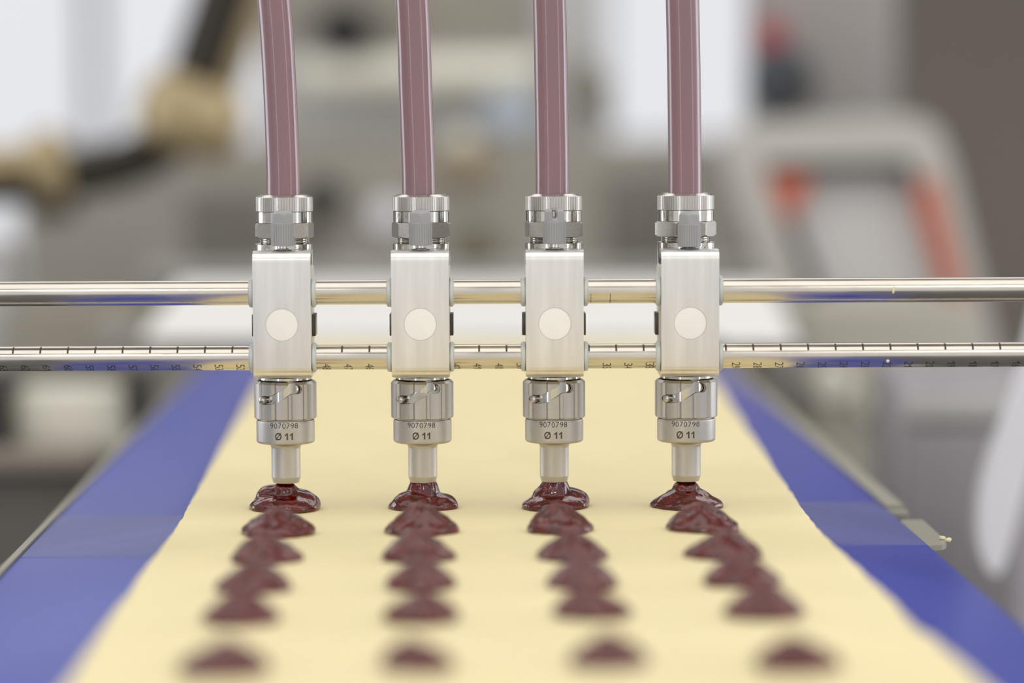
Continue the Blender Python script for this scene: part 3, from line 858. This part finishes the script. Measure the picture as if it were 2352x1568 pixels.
rpart(sh, 'brass_nut', M['olive'], disc(1095, 565, YS - .002, 45, .03))
# B: hopper block above
YB = 2.52
hp = thing('hopper', 'blurred pale grey hopper block above the machine, with a cream roller across it', 'machine', (P(960, 100, YB).x, YB + .2, P(960, 335, YB).z - .02))
bpart(hp, 'hopper_body', M['steelL'], (600, -260, 1395, 338), YB, .4, .01)
bpart(hp, 'top_panel', M['steelA'], (600, -260, 1240, 100), YB - .01, .012, .003)
c0, c1 = P(690, 168, YB - .03), P(1232, 168, YB - .03)
rpart(hp, 'roller', M['cream'], lathe(bmesh.new(), [(0, c0.x), (.019, c0.x), (.021, c0.x + .002), (.021, c1.x - .002), (.019, c1.x), (0, c1.x)], 48, axis='x', c=(0, c0.y, c0.z)))
rpart(hp, 'blue_lamp', mat('pale_blue_glass', (205, 218, 232), .2), disc(1170, 248, YB - .001, 62, .02))
rpart(hp, 'handle', M['black'], disc(792, 72, YB - .012, 62, .05))
rpart(hp, 'handle_bar', M['dark'], sweep(bmesh.new(), [P(715, 85, YB - .05), P(870, 90, YB - .05)], .006, 20))
gg = P(1372, 200, YB - .06)
gauge = thing('pressure_gauge', 'small olive grey gauge on the hopper edge, right of the third hose', 'gauge', gg)
rpart(gauge, 'gauge_body', M['olive'], disc(1374, 205, YB - .004, 34, .055))
rpart(gauge, 'gauge_stem', M['olive'], sweep(bmesh.new(), [P(1352, 140, YB - .03), P(1400, 290, YB - .03)], .010, 20))
# C: white outfeed tray with rounded lip
YT = 1.06
tr = thing('outfeed_tray', 'wide white sloping outfeed tray from which the dough sheet comes', 'tray', (P(980, 760, YT).x, YT + .15, P(980, 790, YT).z))
def slope(root, name, m, xa, xb, ya, yb, Y0, Y1):
    lo = [P(xa, yb, Y0), P(xb, yb, Y0)]; hi = [P(xb, ya, Y1), P(xa, ya, Y1)]
    x0, x1 = lo[0].x, lo[1].x; z0, z1 = lo[0].z, hi[0].z
    bm = prism(bmesh.new(), [(x0, Y0, z0), (x0, Y1, z1), (x0, Y1, z1 - .03), (x0, Y0 + .02, z0 - .008)], (x1 - x0, 0, 0))
    return rpart(root, name, m, bm)
slope(tr, 'tray_face', M['white'], 322, 1655, 640, 782, YT, YT + .30)
slope(tr, 'tray_end', M['white'], 1658, 1836, 650, 792, YT + .004, YT + .30)
for px in (345, 1800):
    x0, x1, za, zb = q(px - 8, 700, px + 8, 776, YT + .15)
    rpart(tr, 'tray_leg', M['steelL'], box(bmesh.new(), x0, x1, YT + .15, YT + .17, 0, P(px, 740, YT + .15).z))
# D: pipe with brass couplings, upper left
YP = 1.65
s = (D + YP) / F
pa = thing('bronze_pipe', 'blurred dark bronze pipe with brass couplings, bending down to the left edge', 'pipe', P(440, 260, YP))
pts = catmull([P(860, -1150, YP), P(590, -230, YP), P(530, -60, YP), P(478, 90, YP), P(432, 225, YP), P(395, 310, YP), P(310, 365, YP), P(200, 395, YP), P(80, 405, YP), P(-120, 425, YP), P(-1400, 540, YP)], 8)
rpart(pa, 'pipe_arm', M['bronze'], sweep(bmesh.new(), pts, [64 * s] * 34 + [58 * s] * (len(pts) - 34), 40), smooth=60)
rpart(pa, 'brass_sleeve', M['brass'], sweep(bmesh.new(), [P(912, -1150, YP + .03), P(640, -230, YP + .03), P(585, -60, YP + .03), P(535, 90, YP + .03), P(478, 245, YP + .03)], 52 * s, 32), smooth=60)
def ringto(a, b, r0, r1):
    a, b = Vector(a), Vector(b); n = 6; bm = bmesh.new()
    p = [a, a.lerp(b, .05), a.lerp(b, .2), a.lerp(b, .5), a.lerp(b, .8), a.lerp(b, .95), b]
    return sweep(bm, p, [r0 * .6, r0 * .78, r0 * .94, r0, r1 * .94, r1 * .78, r1 * .6], 40)
rpart(pa, 'brass_coupling', M['brass'], ringto(P(470, 188, YP), P(405, 345, YP), 128 * s, 128 * s), smooth=60)
rpart(pa, 'brass_coupling', M['brass'], ringto(P(160, 378, YP), P(82, 392, YP), 92 * s, 98 * s), smooth=60)
rpart(pa, 'brass_sleeve', M['brass'], sweep(bmesh.new(), [P(86, 372, YP - .01), P(-420, 410, YP - .01)], 44 * s, 32), smooth=60)
rpart(pa, 'clamp_foot', M['bronze'], sweep(bmesh.new(), [P(118, 430, YP), P(122, 505, YP)], 54 * s, 24), smooth=60)  # dark stub put in for the shadow under the pipe
# E: control post with emergency stop
YE = 1.80
cp = thing('control_post', 'blurred grey control panel with a red button above a dark round knob, upper right', 'panel', (P(1880, 100, YE).x, YE + .03, 0))
bpart(cp, 'panel', mat('control_grey', (166, 161, 157), .5, .1), (1725, -260, 2060, 300), YE, .08, .012)
bpart(cp, 'panel_post', M['steelA'], (1850, 280, 1990, 420), YE + .03, .06, .004, z0=0)
rpart(cp, 'red_button', M['red'], disc(1766, 84, YE - .001, 34, .03))
rpart(cp, 'round_knob', M['bluegrey'], disc(1790, 186, YE - .001, 76, .04))
rpart(cp, 'knob_cap', M['dark'], disc(1826, 200, YE - .041, 34, .01))
# F: leaning frame with orange seals
YF2 = 1.6
fr_ = thing('door_frame', 'blurred leaning grey frame with orange strips inside, at right', 'frame', (P(1960, 760, YF2).x, YF2 + .02, 0))
O = [(1655, 340), (1668, 305), (1700, 288), (1760, 278), (2060, 262), (2120, 268), (2158, 300), (2185, 370), (2330, 960), (1870, 960)]
I = [(1758, 398), (1760, 394), (1766, 390), (1790, 388), (2062, 382), (2084, 384), (2096, 396), (2104, 420), (2232, 960), (1966, 960)]
O3 = [P(x, y, YF2) for x, y in O]; I3 = [P(x, y, YF2) for x, y in I]
bm = bmesh.new(); dv = Vector((0, .05, 0))
A = [[bm.verts.new(p) for p in O3], [bm.verts.new(p) for p in I3], [bm.verts.new(p + dv) for p in I3], [bm.verts.new(p + dv) for p in O3]]
n = len(O3)
for k in range(n):
    j = (k + 1) % n
    for a in range(4): bm.faces.new((A[a][k], A[a][j], A[(a + 1) % 4][j], A[(a + 1) % 4][k]))
es = [e for e in bm.edges]
rpart(fr_, 'frame', M['frame'], bm, smooth=25)
def strip(m, name, pl, Y, dep, root=fr_):
    return rpart(root, name, m, prism(bmesh.new(), [P(x, y, Y) for x, y in pl], (0, dep, 0)))
strip(M['dark'], 'dark_seal', [(1760, 372), (2090, 366), (2112, 425), (2090, 425), (2076, 396), (1770, 402)], YF2 - .004, .02)
strip(M['dark'], 'dark_seal', [(1800, 500), (1822, 492), (1925, 760), (1900, 770)], YF2 - .004, .02)
strip(M['orange'], 'orange_strip', [(1762, 400), (1862, 404), (1846, 450), (1826, 500), (1804, 505)], YF2 - .004, .02)
strip(M['orange'], 'orange_strip', [(2098, 425), (2146, 405), (2226, 720), (2234, 800), (2194, 800), (2176, 700)], YF2 - .004, .02)
strip(M['inner'], 'inner_panel', [(1762, 392), (2100, 388), (2228, 950), (1962, 950)], YF2 + .03, .01)
for a in ((1880, 1960), (2240, 2325)):
    x0, x1, za, zb = q(a[0], 940, a[1], 970, YF2); rpart(fr_, 'frame_leg', M['frame'], box(bmesh.new(), x0, x1, YF2 + .0, YF2 + .05, 0, zb, .003))
# G: right side, lower: beige housings, white guard
YG = 1.3
ca = thing('steel_housing', 'blurred beige grey steel housing low at right, behind the belt edge', 'machine', (P(1960, 900, YG).x, YG + .15, 0))
bpart(ca, 'housing', mat('housing_beige', (186, 181, 168), .5, .2), (1840, 690, 2240, 960), YG + .05, .10, .01, z0=0)
bpart(ca, 'dark_bracket', M['cab'], (1700, 872, 1850, 1120), YG + .02, .05, .01, z0=P(0, 1500, YG).z)
rpart(ca, 'round_cap', M['cream'], disc(2015, 925, YG + .05, 46, .02))
rpart(ca, 'round_cap', M['cream'], disc(1905, 880, YG + .05, 46, .015))
YH = .85
cb_ = thing('side_cabinet', 'blurred lavender grey steel cabinet beside the belt at right', 'cabinet', (P(2180, 1200, YH).x, YH + .1, 0))
bpart(cb_, 'cabinet_body', M['lav'], (2042, 850, 2700, 1290), YH, .12, .01, z0=0)
bpart(cb_, 'cabinet_door', mat('cabinet_door_grey', (150, 146, 149), .45, .2), (2075, 985, 2330, 1500), YH - .012, .014, .004)
bpart(cb_, 'door_trim', M['steelL'], (2075, 905, 2330, 975), YH - .012, .014, .004)
YI = .5
gd = thing('white_guard', 'bright white curved guard at the right edge above the blue belt', 'guard', P(2330, 1100, YI))
pl = catmull([P(x, y, YI) for x, y in ((2420, 560), (2340, 880), (2274, 1060), (2250, 1160), (2252, 1260), (2280, 1318), (2306, 1300), (2338, 1190), (2440, 800))], 6)
rpart(gd, 'guard_panel', M['guard'], prism(bmesh.new(), pl, (0, .02, 0)), smooth=40)
x0, x1, za, zb = q(2440, 560, 2520, 980, YI + .005)
bm = box(bmesh.new(), P(2420, 0, YI).x, P(2560, 0, YI).x, YI, YI + .02, 0, P(2440, 700, YI).z, .002); rpart(gd, 'guard_post', M['steelL'], bm)
# H: left side, lower
YL = .95
lc = thing('panel_cabinet', 'blurred cabinet at lower left with a cream panel in a dark frame', 'cabinet', (P(150, 1000, YL).x, YL + .15, 0))
bpart(lc, 'cabinet_body', M['cab'], (-420, 1080, 360, 1500), YL, .20, .008, z0=0)
bpart(lc, 'dark_frame', M['dark'], (-60, 862, 24, 1060), YL + .02, .05, .004)
bpart(lc, 'back_panel', M['steelB'], (-420, 846, 345, 1090), YL + .08, .04, .004)
bpart(lc, 'cream_panel', M['cream'], (22, 890, 292, 1060), YL + .05, .03, .012)
bpart(lc, 'dark_post', M['dark'], (286, 850, 330, 960), YL + .03, .04, .004)
bpart(lc, 'taupe_bar', M['taupe'], (-420, 1040, 220, 1086), YL - .02, .06, .006)
YM = 1.5
lm = thing('left_housing', 'blurred taupe housing at left, seen between the rods', 'machine', (P(150, 760, YM).x, YM + .1, 0))
bpart(lm, 'housing', mat('housing_taupe', (158, 151, 138), .5, .15), (14, 690, 330, 860), YM, .1, .01, z0=0)
bpart(lm, 'end_plate', M['steelL'], (-300, 560, 14, 860), YM + .1, .1, .01, z0=0)
rpart(lm, 'round_cap', M['steelL'], disc(268, 772, YM - .001, 30, .02))
